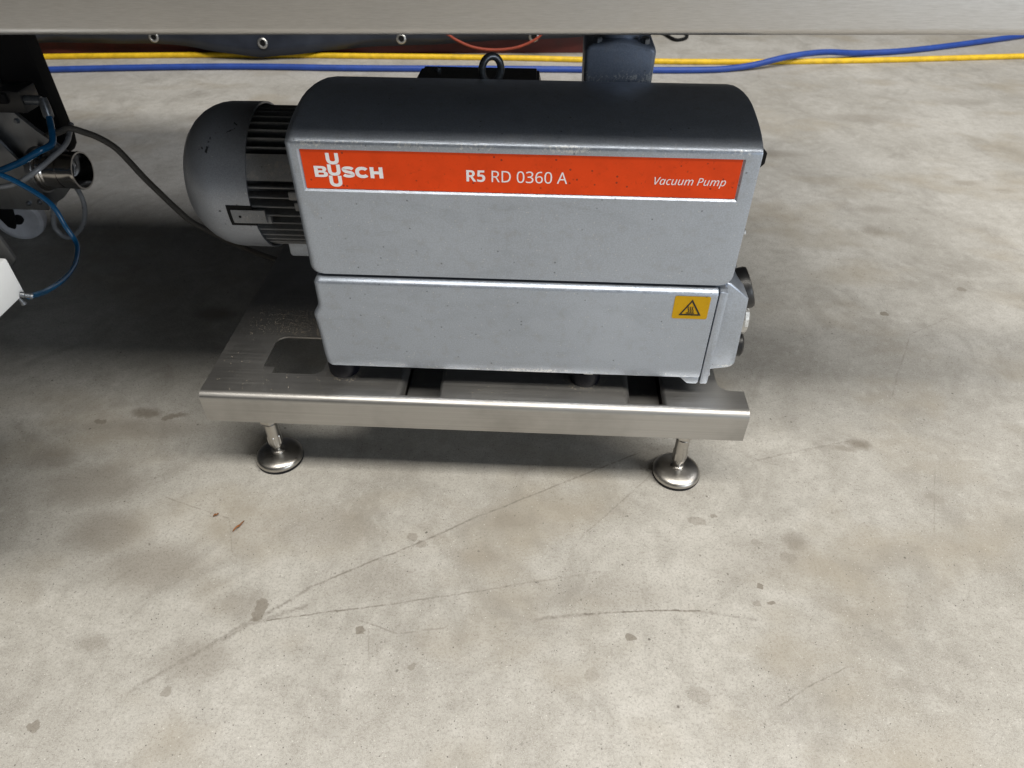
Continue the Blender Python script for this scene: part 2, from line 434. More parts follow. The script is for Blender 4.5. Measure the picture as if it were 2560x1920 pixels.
M['darkin'] = flatmat('dark machine underside', (0.018, 0.018, 0.019), 0.7, 0, 0.3, 10)
M['steel'] = steel('brushed stainless tray', (0.53, 0.52, 0.505), 0.40, grain=(3, 900, 900), dirt=0.35)
M['beam'] = steel('brushed stainless beam', (0.56, 0.55, 0.54), 0.33, grain=(1.5, 900, 1100))
M['foot'] = steel('turned stainless', (0.52, 0.50, 0.47), 0.30, grain=(40, 40, 40), bump=0.02)
M['plate'] = steel('dull steel plate', (0.32, 0.33, 0.35), 0.42, grain=(60, 60, 8))
M['chrome'] = steel('polished tube', (0.55, 0.53, 0.51), 0.13, grain=(30, 30, 30), bump=0.01)
M['bolt'] = flatmat('zinc bolt', (0.55, 0.55, 0.54), 0.35, 0.9, 0.2, 200, 0.1)
M['boltdk'] = flatmat('dark bolt', (0.14, 0.15, 0.165), 0.35, 0.7, 0.3, 200, 0.1)
M['orange'] = sticker('orange red sticker', (0.80, 0.062, 0.004), 0.45)
M['white'] = flatmat('white print', (0.90, 0.88, 0.90), 0.5, 0, 0.05, 30)
M['yellowlabel'] = sticker('yellow warning label', (0.52, 0.295, 0.002), 0.5)
M['ink'] = flatmat('black print', (0.008, 0.008, 0.008), 0.5, 0, 0.1, 30)
M['bluehose'] = flatmat('blue rubber hose', (0.015, 0.058, 0.30), 0.5, 0, 0.16, 25)
M['yellowhose'] = flatmat('yellow hose', (0.72, 0.46, 0.010), 0.5, 0, 0.2, 30)
M['airhose'] = flatmat('blue polyurethane hose', (0.008, 0.10, 0.24), 0.18, 0, 0.1, 40)
M['cable'] = flatmat('grey braided cable', (0.10, 0.095, 0.088), 0.6, 0, 0.35, 500, 0.5)
M['clear'] = flatmat('milky hose', (0.25, 0.26, 0.28), 0.3, 0, 0.15, 40)
M['whitebox'] = flatmat('white lacquer', (0.80, 0.82, 0.84), 0.45, 0, 0.03, 12)
M['nylon'] = flatmat('white nylon', (0.55, 0.56, 0.60), 0.5, 0, 0.1, 40)
M['tarp'] = flatmat('navy tarpaulin', (0.020, 0.025, 0.038), 0.40, 0, 0.25, 9)
M['red'] = flatmat('dark red lacquer', (0.085, 0.012, 0.009), 0.6, 0, 0.3, 14)
M['orangecord'] = flatmat('orange cord', (0.28, 0.040, 0.016), 0.6, 0, 0.2, 40)
M['leaf'] = flatmat('dry brown leaf', (0.20, 0.075, 0.02), 0.7, 0, 0.5, 150, 0.4)
M['crumb'] = flatmat('pale crumbs', (0.44, 0.37, 0.28), 0.8, 0, 0.4, 300)
GLYPHS = {
 'bold': [
  "60,0 60,480 200,480 260,476 308,464 345,444 371,416 386,380 392,336 390,315 386,296 379,278 370,263 359,249 346,237 332,226 318,217 302,209 443,0 330,0 216,184 162,184 162,0",
  "162,267 195,267 225,268 249,274 267,283 279,296 286,313 289,333 286,354 278,370 266,382 247,390 223,395 193,396 162,396",
  "605,-7 581,-6 557,-4 534,0 513,5 494,12 476,19 476,107 494,99 514,91 536,85 559,80 581,77 602,76 629,78 652,84 671,94 684,109 692,128 694,152 684,192 652,216 598,224 586,224 573,223 559,221 547,218 536,216 526,214 486,235 504,480 764,480 764,394 592,394 584,300 591,301 600,303 608,304 618,305 630,306 645,306 673,304 699,299 723,289 744,277 762,260 777,240 788,217 794,191 797,161 791,112 775,71 748,38 711,13 663,-2",
 ],
 'plain': [
  "65,0 65,480 197,480 252,476 296,464 329,446 353,419 367,385 372,343 370,319 366,298 358,279 348,264 336,250 322,239 307,229 292,221 276,215 408,0 337,0 221,198 126,198 126,0",
  "126,249 197,249 233,252 261,259 283,272 298,290 307,313 310,340 306,369 297,391 281,407 259,418 230,425 194,427 126,427",
  "483,0 483,480 631,480 677,477 719,468 756,453 789,432 816,406 838,374 854,336 864,293 867,244 860,170 838,109 801,61 751,27 690,7 617,0",
  "543,52 608,52 717,73 782,136 803,242 798,301 782,348 756,383 720,408 675,423 622,428 543,428",
  "1274,-7 1225,1 1185,22 1154,59 1133,108 1120,169 1116,240 1117,290 1123,334 1131,373 1144,407 1161,435 1182,458 1208,474 1238,484 1274,487 1323,480 1363,458 1394,422 1416,373 1429,313 1434,240 1432,191 1427,147 1418,108 1405,74 1388,45 1367,23 1341,6 1310,-3",
  "1274,44 1306,49 1332,65 1351,92 1364,130 1372,180 1374,240 1372,300 1364,349 1351,388 1332,415 1306,431 1274,437 1241,431 1216,415 1197,388 1185,349 1177,300 1175,240 1177,180 1185,131 1197,93 1216,65 1241,49",
  "1629,-7 1604,-6 1581,-4 1559,-1 1538,4 1517,11 1497,19 1497,75 1518,65 1539,58 1562,51 1585,47 1607,44 1629,43 1668,46 1699,54 1722,68 1738,87 1748,110 1751,138 1747,165 1735,186 1716,202 1689,213 1656,220 1617,222 1570,222 1570,273 1617,273 1653,275 1683,284 1707,298 1724,316 1734,338 1737,363 1735,385 1727,403 1714,417 1696,428 1675,434 1650,437 1625,435 1603,431 1584,425 1565,417 1547,407 1529,396 1500,437 1518,449 1539,461 1563,471 1590,480 1618,485 1649,486 1695,483 1733,471 1761,453 1782,428 1794,400 1798,367 1795,337 1786,312 1771,290 1751,274 1727,261 1698,253 1698,250 1734,243 1762,231 1784,214 1800,192 1809,166 1813,136 1810,110 1804,85 1793,62 1778,42 1758,25 1733,11 1703,1 1669,-5",
  "2051,-7 2022,-4 1994,3 1968,16 1945,34 1926,57 1910,86 1898,120 1890,160 1888,205 1889,239 1892,273 1897,307 1905,339 1916,369 1930,397 1948,423 1970,444 1997,462 2028,475 2065,484 2107,486 2117,486 2128,486 2139,485 2149,484 2159,482 2167,480 2167,430 2158,432 2149,434 2139,436 2129,437 2119,438 2109,438 2080,436 2054,431 2032,422 2012,411 1996,397 1983,380 1972,361 1963,341 1957,318 1952,295 1949,270 1947,244 1951,244 1963,259 1977,272 1994,284 2014,293 2038,298 2064,300 2103,296 2137,283 2165,262 2186,233 2199,197 2203,154 2199,108 2185,69 2162,36 2131,12 2094,-2",
  "2050,43 2077,46 2100,55 2119,70 2133,92 2142,120 2145,154 2142,183 2135,207 2122,227 2104,242 2081,251 2052,254 2032,252 2014,248 1997,241 1983,231 1971,220 1961,208 1953,194 1949,180 1948,166 1949,147 1953,128 1959,108 1968,91 1979,75 1993,61 2010,51 2029,45",
  "2426,-7 2377,1 2337,22 2307,59 2285,108 2272,169 2268,240 2270,290 2275,334 2284,373 2296,407 2313,435 2334,458 2360,474 2391,484 2426,487 2476,480 2516,458 2547,422 2569,373 2582,313 2586,240 2585,191 2579,147 2570,108 2557,74 2540,45 2519,23 2493,6 2462,-3",
  "2426,44 2459,49 2485,65 2503,92 2516,130 2524,180 2527,240 2524,300 2516,349 2503,388 2485,415 2459,431 2426,437 2394,431 2368,415 2350,388 2337,349 2330,300 2327,240 2330,180 2337,131 2350,93 2368,65 2394,49",
  "2794,0 2981,482 3036,482 3222,0 3160,0 3102,148 2912,148 2855,0",
  "2932,202 3084,202 3030,347 3029,352 3026,358 3024,367 3020,376 3017,386 3014,396 3012,405 3009,413 3007,419 3004,405 3001,392 2997,378 2993,366 2989,356 2987,347",
 ],
 'ital': [
  "113,0 62,480 121,480 151,176 153,158 154,139 155,120 156,102 157,84 157,68 158,68 166,84 173,101 181,119 190,137 200,156 210,177 366,480 433,480 177,0",
  "500,-7 473,-3 450,7 430,25 415,49 406,79 403,116 404,149 409,181 416,212 426,241 438,268 453,292 469,313 488,332 508,347 531,358 554,364 580,367 602,365 621,358 637,348 651,335 662,320 670,304 674,304 695,360 740,360 664,0 617,0 625,66 623,66 606,48 589,31 569,15 547,3 525,-4",
  "520,42 536,44 552,50 569,60 584,74 598,90 611,109 623,131 633,154 641,179 645,191 647,203 648,215 649,225 650,235 650,245 648,265 642,282 633,297 620,308 604,315 586,317 569,315 552,310 537,301 523,288 510,273 498,256 488,236 479,214 472,191 467,166 464,141 463,115 465,93 470,75 478,60 489,50 503,44",
  "918,-7 881,-3 849,8 821,27 801,53 789,87 784,128 786,159 790,190 798,219 808,247 820,272 835,296 853,316 872,333 895,348 919,358 945,365 972,367 988,366 1004,365 1019,362 1035,358 1049,354 1062,349 1045,300 1035,304 1025,308 1013,312 1000,315 987,316 973,317 949,314 926,305 906,291 888,272 873,249 861,222 852,193 847,161 845,128 847,103 854,82 866,65 882,52 901,45 924,42 940,43 954,45 969,49 983,54 997,59 1011,64 1011,15 998,9 984,4 969,-1 953,-4 936,-6",
  "1183,-7 1158,-4 1136,3 1118,16 1104,34 1096,56 1093,83 1094,93 1094,102 1096,112 1097,121 1099,131 1101,140 1148,360 1208,360 1159,134 1156,116 1154,101 1153,89 1154,75 1158,64 1164,55 1173,48 1185,44 1200,42 1216,44 1232,49 1249,58 1267,71 1283,89 1299,110 1313,136 1325,168 1334,205 1367,360 1426,360 1349,0 1301,0 1308,66 1305,66 1296,56 1286,45 1275,33 1263,22 1250,13 1235,5 1220,-2 1202,-5",
  "1572,-7 1547,-4 1525,3 1507,16 1493,34 1485,56 1482,83 1482,93 1483,102 1485,112 1486,121 1488,131 1490,140 1537,360 1596,360 1548,134 1545,116 1543,101 1542,89 1543,75 1547,64 1553,55 1562,48 1574,44 1589,42 1605,44 1621,49 1638,58 1656,71 1672,89 1688,110 1702,136 1714,168 1723,205 1756,360 1815,360 1738,0 1690,0 1697,66 1694,66 1685,56 1675,45 1664,33 1652,22 1639,13 1624,5 1608,-2 1591,-5",
  "1853,0 1929,360 1978,360 1970,293 1974,293 1982,305 1992,316 2002,327 2014,338 2027,347 2040,355 2055,362 2072,365 2089,367 2112,364 2131,357 2146,346 2158,330 2166,310 2171,287 2173,287 2183,300 2193,313 2205,325 2218,336 2232,346 2246,355 2262,361 2279,365 2297,367 2323,364 2344,357 2361,344 2374,326 2382,304 2384,278 2384,268 2383,258 2382,248 2381,239 2379,229 2377,219 2330,0 2271,0 2319,226 2321,235 2323,244 2324,252 2324,259 2325,266 2325,273 2324,285 2320,296 2314,305 2305,312 2294,316 2279,317 2265,315 2249,310 2233,301 2217,288 2202,271 2188,251 2175,226 2164,197 2155,163 2121,0 2062,0 2109,226 2113,244 2115,259 2116,270 2114,284 2111,295 2105,305 2097,311 2086,316 2072,317 2057,315 2042,310 2026,301 2009,288 1994,271 1979,250 1966,223 1954,192 1945,155 1912,0",
  "2624,0 2725,480 2833,480 2880,476 2917,464 2944,445 2963,420 2974,389 2977,355 2971,305 2953,263 2923,230 2882,206 2830,192 2766,187 2723,187 2684,0",
  "2734,238 2776,238 2816,241 2850,250 2878,266 2899,288 2912,317 2916,353 2914,377 2906,396 2894,410 2876,420 2853,426 2825,428 2774,428",
  "3104,-7 3079,-4 3057,3 3039,16 3025,34 3017,56 3014,83 3014,93 3015,102 3016,112 3018,121 3020,131 3021,140 3069,360 3128,360 3080,134 3077,116 3075,101 3074,89 3075,75 3079,64 3085,55 3094,48 3106,44 3121,42 3137,44 3153,49 3170,58 3188,71 3204,89 3220,110 3234,136 3246,168 3255,205 3288,360 3347,360 3270,0 3222,0 3229,66 3226,66 3217,56 3207,45 3196,33 3184,22 3171,13 3156,5 3140,-2 3123,-5",
  "3385,0 3461,360 3510,360 3502,293 3506,293 3514,305 3524,316 3534,327 3546,338 3558,347 3572,355 3587,362 3604,365 3621,367 3644,364 3663,357 3678,346 3690,330 3698,310 3702,287 3705,287 3715,300 3725,313 3737,325 3750,336 3764,346 3778,355 3794,361 3811,365 3829,367 3854,364 3876,357 3893,344 3906,326 3914,304 3916,278 3916,268 3915,258 3914,248 3913,239 3911,229 3909,219 3862,0 3803,0 3851,226 3853,235 3854,244 3856,252 3856,259 3857,266 3857,273 3856,285 3852,296 3846,305 3837,312 3826,316 3811,317 3797,315 3781,310 3765,301 3749,288 3734,271 3720,251 3707,226 3696,197 3687,163 3653,0 3594,0 3641,226 3645,244 3647,259 3647,270 3646,284 3643,295 3637,305 3629,311 3618,316 3604,317 3589,315 3574,310 3557,301 3541,288 3526,271 3511,250 3498,223 3486,192 3477,155 3444,0",
  "3939,-161 4049,360 4097,360 4089,293 4092,293 4108,312 4126,329 4145,344 4166,356 4188,364 4212,366 4239,363 4263,352 4283,335 4298,311 4307,281 4310,243 4308,211 4304,180 4298,149 4288,120 4277,93 4263,69 4246,47 4228,29 4207,13 4185,2 4160,-4 4134,-7 4112,-5 4092,1 4076,12 4062,25 4051,39 4042,55 4039,55 4038,47 4037,37 4036,25 4034,13 4032,3 4030,-6 3997,-161",
  "4130,42 4147,44 4163,50 4179,59 4193,72 4205,87 4217,105 4226,126 4234,147 4241,171 4245,195 4248,220 4249,244 4243,285 4224,309 4192,317 4177,315 4162,310 4147,301 4132,288 4117,273 4104,256 4092,236 4082,215 4073,191 4066,167 4062,141 4061,115 4063,95 4069,77 4078,62 4091,51 4108,45",
 ],
}
# ------------------------------------------------------------------ setting
fl = raw('floor', [(-9, -7, 0), (10, -7, 0), (10, 10, 0), (-9, 10, 0)], [(0, 1, 2, 3)], M['floor'], None, None)
tag(fl, 'worn pale grey concrete floor with stains and scuff lines', 'floor', kind='structure')

# ------------------------------------------------------------------ steel support tray
ZT = 0.2081
tray = empty('support_tray', (0.45, 0.25, 0), 'brushed stainless steel tray on round levelling feet carrying the pump', 'tray')
TH = 0.003
outline = [(0, .012), (.9, .012), (.9, .0556), (.8790, .0560), (.8700, .0585), (.8625, .0640), (.8590, .0710), (.8582, .0800), (.8582, .38), (.862, .392), (.872, .398), (.9, .40), (.9, .52), (0, .52)]
holes = [round_rect(.0850, .1905, .0605, .1625, .018), [(.3250, .0155), (.4000, .0155), (.4000, .44), (.3250, .44)],
         [(.7000, .0155), (.7690, .0155), (.7690, .44), (.7000, .44)]]
flat_shape('deck_plate', [outline] + holes, lambda a, b, t: (a, b, ZT - TH/2 + t), M['steel'], tray, thick=TH)
def bend(name, y_sign, y0):
    # rounded fold and apron hanging from it, as one bent sheet with thickness
    R = 0.0125; prof_o = []; prof_i = []
    for k in range(9):
        a = math.radians(90*k/8)
        prof_o.append((y0 - y_sign*R*math.sin(a), ZT - R + R*math.cos(a)))
        prof_i.append((y0 - y_sign*(R-TH)*math.sin(a), ZT - R + (R-TH)*math.cos(a)))
    prof_o.append((prof_o[-1][0], 0.1485)); prof_i.append((prof_i[-1][0], 0.1485))
    pts = prof_o + prof_i[::-1]
    return prism(name, pts, 0, 0.0, 0.9, M['steel'], tray)
bend('front_apron', 1, .0122); bend('rear_apron', -1, .5198)
# fork channels pressed below the deck, seen through the slots
for (x0, x1) in ((.3250, .4000), (.7000, .7690)):
    R = .012; o = []
    for k in range(7):
        a = math.radians(90*k/6); o.append((x0 - .001 + R*math.sin(a), ZT - R - .0005 + R*math.cos(a)))
    o.append((x0 - .001 + R, ZT - .030))
    o.append((x1 - .005, ZT - .030))
    for k in range(7):
        a = math.radians(90*(6-k)/6); o.append((x1 + .001 - .006*math.sin(a), ZT - .006 - .0005 + .006*math.cos(a)))
    inner = [(p[0], p[1] - .002) for p in o[::-1]]
    prism('rail_channel', o + inner, 1, .0165, .44, M['steel'], tray)

def leg(x, y):
    prof = [(0, .0425), (.004, .0436), (.0065, .0436)]
    disc = [(.0065, .0432), (.010, .0434), (.0135, .0420), (.0165, .0385), (.0190, .032), (.0208, .024), (.0218, .016), (.0225, .0125), (.0250, .0118), (.0268, .0098), (.0275, .0075)]
    f = lathe('levelling_foot', disc, (x, y, 0), (0, 0, 1), M['foot'], tray, 48)
    lathe('rubber_pad', prof, (x, y, 0), (0, 0, 1), M['rubber'], f, 48)
    st = [(.0265, .0068), (.031, .0068), (.034, .0090), (.040, .0118), (.046, .0122), (.094, .0122), (.0955, .0108), (.099, .0108)]
    lathe('stem', st, (x, y, 0), (0, 0, 1), M['foot'], f, 32)
    lathe('spanner_flat', [(.044, .0120), (.045, .0132), (.063, .0132), (.065, .0120)], (x, y, 0), (0, 0, 1), M['foot'], f, 6, 20, .2)
    lathe('hex_nut', [(.098, .0150), (.1000, .0168), (.122, .0168), (.145, .0168)], (x, y, 0), (0, 0, 1), M['foot'], f, 6, 20, 0.3)
    # gusset carrying the nut under the deck
    box('mounting_pad', x-.026, x+.026, y-.022, y+.026, .1452, ZT-TH-.0004, M['steel'], f, .002)
for (x, y) in ((.0769, .0560), (.8194, .0560), (.0769, .470), (.8194, .470)): leg(x, y)

# ------------------------------------------------------------------ vacuum pump
pump = empty('vacuum_pump', (0.52, 0.24, ZT), 'grey vacuum pump with dark top and orange name strip on a steel tray', 'pump')
YF = 0.0464
def bulge_none(z): return 0.0

def loft(name, prof, xl, xr, rl, rr, mat, fx_left, fx_right, pocket=None, cap_l=True, cap_r=True):
    """prof: YZ points; swept along X; end fillets rl, rr; fx_* shift the ends by height"""
    n = len(prof); nor = []
    for i in range(n):
        a = Vector(prof[max(0, i-1)]); b = Vector(prof[min(n-1, i+1)]); d = (b-a).normalized()
        nor.append(Vector((d.y, -d.x)))          # points into the body for a front->top->back path
    st = []                                       # (x, inset, which end weight)
    K = 6
    for k in range(K+1):
        a = math.radians(90*k/K); st.append((xl + rl*(1-math.sin(a)) if False else xl + rl*(1-math.cos(a)), rl*(1-math.sin(a)), 1 - k/K*0.0, 0))
    if pocket: st += [(pocket[0], 0, 0, 0), (pocket[1], 0, 0, 0)]
    for k in range(K+1):
        a = math.radians(90*(K-k)/K); st.append((xr - rr*(1-math.cos(a)), rr*(1-math.sin(a)), 0, 1))
    V = []; F = []
    for (x, ins, wl, wr) in st:
        for i, (y, z) in enumerate(prof):
            xx = x + wl*fx_left(z) - wr*fx_right(z)
            V.append((xx, y + nor[i].x*ins, z + nor[i].y*ins))
    m = len(st)
    pi = pj = None
    if pocket:
        for j in range(m-1):
            if abs(st[j][0]-pocket[0]) < 1e-9 and st[j][1] == 0 and st[j][2] == 0: pj = j; break
        for i in range(n-1):
            if abs(prof[i][1]-pocket[2]) < 1e-9 and abs(prof[i+1][1]-pocket[3]) < 1e-9: pi = i; break
    for j in range(m-1):
        for i in range(n-1):
            if pocket and i == pi and j == pj: continue
            F.append((j*n+i, (j+1)*n+i, (j+1)*n+i+1, j*n+i+1))
    if pocket:
        a, b, c, d = pj*n+pi, (pj+1)*n+pi, (pj+1)*n+pi+1, pj*n+pi+1
        q = len(V); y = prof[pi][0] + pocket[4]; i0, i1, i2, i3 = pocket[5]
        V += [(i0, y, i2), (i1, y, i2), (i1, y, i3), (i0, y, i3)]
        F += [(a, b, q+1, q), (b, c, q+2, q+1), (c, d, q+3, q+2), (d, a, q, q+3), (q, q+1, q+2, q+3)]
    if cap_l: F.append(tuple(range(n)))
    if cap_r: F.append(tuple(range((m-1)*n, m*n)))
    return raw(name, V, F, mat, pump, 28)

hp = [(YF, .4186), (YF, .4190), (YF, .4205), (YF, .4235), (YF, .4285), (YF, .4350), (YF, .5498), (YF, .6085), (YF, .6148), (.0468, .6170), (.0480, .6190), (.0500, .6208), (.0530, .6228), (.060, .6265),
      (.072, .6315), (.085, .6352), (.100, .6385), (.120, .6420), (.145, .6448), (.170, .6450), (.200, .6425), (.230, .638), (.260, .632), (.300, .621), (.340, .606), (.380, .585), (.410, .560), (.428, .530), (.435, .490), (.435, .4186)]
def fxl(z, r=.0095, z0=.4186):
    h = z - z0
    return r - math.sqrt(max(0, r*r - (r-h)**2)) if h < r else 0.0
def fxr(z, r=.0164, z0=.4186):
    h = z - z0
    return 1.1*(r - math.sqrt(max(0, r*r - (r-h)**2))) if h < r else 0.0
hood = loft('hood', hp, .2135, .8338, .013, .0018, M['hood'], fxl, fxr, pocket=(.2312, .8138, .5498, .6085, .0028, (.2338, .8114, .5528, .6080)))
hood['label'] = 'smooth grey hood with arched top and orange name strip'

# name strip in its pressed pocket
YP = YF + .0028
strip = box('name_plate', .2344, .8108, YP-.0010, YP-.0001, .5532, .6076, M['orange'], pump, .0002, 1)
strip['label'] = 'orange red name strip with white lettering'
YL = YP - .0013
def letters(name, loops, f, mat=None, y=YL, parent=strip):
    return flat_shape(name, loops, lambda a, b, t: (*f(a, b)[:1], y, f(a, b)[1]), mat or M['white'], parent)
def glyph_loops(key, x, z, sx, sz):
    out = []
    for s in GLYPHS[key]:
        out.append([(x + float(p.split(',')[0])*sx/1000, z + float(p.split(',')[1])*sz/1000) for p in s.split()])
    return out
ident = lambda a, b: (a, b)
letters('model_lettering', glyph_loops('bold', .4531-.060*.0341, .5687, .0341, .0330) + glyph_loops('plain', .4867-.065*.0318, .5687, .0318, .0328), ident)
letters('type_lettering', glyph_loops('ital', .7012-.062*.0220, .5711, .0220, .0216), ident)

# the crossed wordmark: strips between an outer and an inner outline
def strip_loop(out, inn): return [out + inn[::-1]]
def u_shape(x, z, wd=.0171, h=.0157, s=.0050, b=.0042):
    o = [(x, z+h)]; i = [(x+s, z+h)]
    ry = h*.46; rx = wd/2
    for k in range(13):
        a = math.pi + math.pi*k/12
        e = lambda v: math.copysign(abs(v)**0.82, v)
        o.append((x+rx + rx*e(math.cos(a)), z+ry + ry*e(math.sin(a))))
        i.append((x+rx + (rx-s)*e(math.cos(a)), z+ry + (ry-b)*e(math.sin(a))))
    o.append((x+wd, z+h)); i.append((x+wd-s, z+h))
    return [o + i[::-1]]
def arc(cx, cz, rx, rz, a0, a1, n=12, e=0.88):
    f = lambda v: math.copysign(abs(v)**e, v)
    return [(cx + rx*f(math.cos(math.radians(a0+(a1-a0)*k/n))), cz + rz*f(math.sin(math.radians(a0+(a1-a0)*k/n)))) for k in range(n+1)]
def ribbon(path, wdt):
    L = []; R = []
    for i in range(len(path)):
        a = Vector(path[max(0, i-1)]); b = Vector(path[min(len(path)-1, i+1)]); d = (b-a).normalized(); nn = Vector((-d.y, d.x))
        p = Vector(path[i]); ww = wdt(d) if callable(wdt) else wdt
        L.append(tuple(p + nn*ww/2)); R.append(tuple(p - nn*ww/2))
    return [L + R[::-1]]
logo = []
for zz in (.5877, .5721, .5564): logo += u_shape(.2676, zz, h=.0157)
h = .0155; z0 = .5698
# B
bx = .2492
logo += [[(bx, z0), (bx+.0105, z0)] + arc(bx+.0105, z0+.0043, .0075, .0043, -90, 60, 8) + [(bx+.0140, z0+.0082)] + arc(bx+.0102, z0+.0115, .0066, .0040, -45, 90, 8) + [(bx, z0+h)],
         [(bx+.0052, z0+.0033), (bx+.0052, z0+.0062), (bx+.0100, z0+.0062)] + arc(bx+.0105, z0+.00475, .0022, .00145, 90, -90, 6) + [(bx+.0100, z0+.0033)],
         [(bx+.0052, z0+.0094), (bx+.0052, z0+.0122), (bx+.0092, z0+.0122)] + arc(bx+.0096, z0+.0108, .0020, .0014, 90, -90, 6) + [(bx+.0092, z0+.0094)]]
# S
sx = .2860
path = arc(sx+.0090, z0+.0113, .0063, .0024, 12, 180, 10, 1.0) + [(sx+.0034, z0+.0100), (sx+.0058, z0+.0085), (sx+.0090, z0+.0079), (sx+.0125, z0+.0072), (sx+.0148, z0+.0057)] + arc(sx+.0089, z0+.0045, .0063, .0024, 8, -168, 10, 1.0)
s_strip = ribbon(path, lambda d: .0040 + .0008*abs(d.y))[0]
# C
cx = .3043
o = arc(cx+.0095, z0+h/2, .0095, h/2+.0002, 38, 322, 22); i = arc(cx+.0097, z0+h/2, .0045, h/2-.0042, 38, 322, 22)
logo += [o + i[::-1]]
# H
hx = .3243
logo += [[(hx, z0), (hx+.0052, z0), (hx+.0052, z0+.0057), (hx+.0120, z0+.0057), (hx+.0120, z0), (hx+.0172, z0), (hx+.0172, z0+h), (hx+.0120, z0+h), (hx+.0120, z0+.0098), (hx+.0052, z0+.0098), (hx+.0052, z0+h), (hx, z0+h)]]
# the U bites into the B a little: letters sit at staggered tiny depths so no faces share a plane
lg = None
for q, lp in enumerate(logo[:3]): 
    letters('logo_letter', [lp], ident, y=YL-.00012*(q % 2))
letters('logo_letter', logo[3:6], ident, y=YL-.0003)
for lp in logo[6:]: letters('logo_letter', [lp], ident)
ns = len(s_strip)//2
raw('logo_letter', [(p[0], YL-.0001, p[1]) for p in s_strip], [(k, k+1, 2*ns-2-k, 2*ns-1-k) for k in range(ns-1)], M['white'], strip, None)

# lower housing
YB = .0385
lp_ = [(.052, .2446), (.0440, .2452), (.0405, .2475), (YB, .2520), (YB, .2700), (YB, .3050), (YB, .3330), (YB, .3420), (YB, .3470), (YB, .3540), (YB, .3620), (YB, .3700), (YB, .4040),
       (.0390, .4068), (.0405, .4094), (.0430, .4114), (.0460, .4128), (.0500, .4136), (.430, .4136), (.440, .400), (.440, .2446)]
def lxl(z):
    pts = [(.2446, .006), (.2475, .0022), (.2520, .0005), (.27, -.001), (.305, -.0015), (.333, -.003), (.342, -.0042), (.347, -.0038), (.354, .0005), (.362, .0050), (.370, .0062), (.404, .0064), (.4136, .0070)]
    for (a, b), (c, d) in zip(pts, pts[1:]):
        if z <= c: return b + (d-b)*max(0, (z-a))/(c-a)
    return pts[-1][1]
lower = loft('lower_housing', lp_, .2105, .8168, .011, .0012, M['lower'], lxl, lambda z: 0.0)
prism('housing_toe', [(.7860, .2470), (.7985, .2352), (.8010, .2344), (.8140, .2344), (.8166, .2368), (.8166, .2470)], 1, .0405, .075, M['lower'], pump, .0012)
prism('flange_plate', round_rect(.8190, .8313, .2352, .4105, .0028, 4), 1, .0400, .42, M['lower'], pump, .0012)
box('gasket', .8166, .8192, .0435, .41, .2375, .4085, M['black'], pump, 0)
cap = prism('end_cover', [(.8312, .2425), (.8660, .2488), (.8715, .2512), (.8750, .2550), (.8763, .2600), (.8720, .3735), (.8712, .3830), (.8690, .3870), (.8400, .4098), (.8360, .4108), (.8312, .4108)], 1, .0660, .400, M['lower'], pump, .0035, 3)
# filler cap on the sloped shoulder, drain plug and sight glass on the end
n_ = Vector((.94, 0, .34))
base = Vector((.8520, .1250, .3560))
fc = lathe('filler_cap', [(.016, .030), (.018, .0335), (.034, .0335), (.038, .0315), (.0395, .027)], base, n_, M['black'], pump, 36)
lathe('filler_neck', [(-.004, .0275), (.012, .0275), (.0165, .029)], base, n_, M['bolt'], pump, 36)
pl = lathe('drain_plug', [(.0, .024), (.004, .028), (.018, .029), (.024, .0275), (.0265, .022)], (.8720, .135, .303), (1, 0, 0), M['bolt'], pump, 14, 15)
lathe('sight_glass', [(.0, .019), (.010, .019), (.0105, .0215), (.0195, .0215), (.0225, .0185)], (.8780, .130, .2510), (1, 0, 0), M['black'], pump, 30)
lathe('sight_ring', [(.0, .0215), (.0105, .0215), (.0130, .0195)], (.8738, .130, .2520), (1, 0, 0), M['bolt'], pump, 30)
def hexbolt(org, axis, r, hgt, mat, name='bolt', parent=None):
    if parent is not None:
        return lathe(name, [(0, r*1.45), (.0012, r*1.45), (.0013, r*1.1), (hgt*.8, r*1.1), (hgt, r*.9)], org, axis, mat, parent, 6, 20)
    b = lathe(name, [(0, r*1.5), (.0012, r*1.5)], org, axis, mat, pump, 20)
    lathe('bolt_head', [(.0012, r*1.1), (hgt*.8, r*1.1), (hgt, r*.9)], org, axis, mat, b, 6, 20)
    return b
# dark end panel inside the hood's right rim with its screws
inner = [(y + (.012 if y < .2 else -.012), z - .012) for (y, z) in hp if z > .43]
inner = [(.058, .430)] + inner[2:-1] + [(.420, .430)]
prism('end_panel', inner, 0, .8300, .8348, M['blackmatte'], pump)
hexbolt((.8349, .085, .598), (1, 0, 0), .0062, .011, M['boltdk'])
hexbolt((.8349, .190, .622), (1, 0, 0), .005, .009, M['boltdk'])
hexbolt((.8349, .075, .490), (1, 0, 0), .005, .009, M['bolt'])
hexbolt((.8314, .058, .2420), (1, 0, 0), .0038, .006, M['bolt'])
prism('hood_lug', [(.8300, .5930), (.8380, .5890), (.8440, .5960), (.8440, .6100), (.8390, .6150), (.8300, .6180)], 1, .0640, .0700, M['blackmatte'], pump, .001)

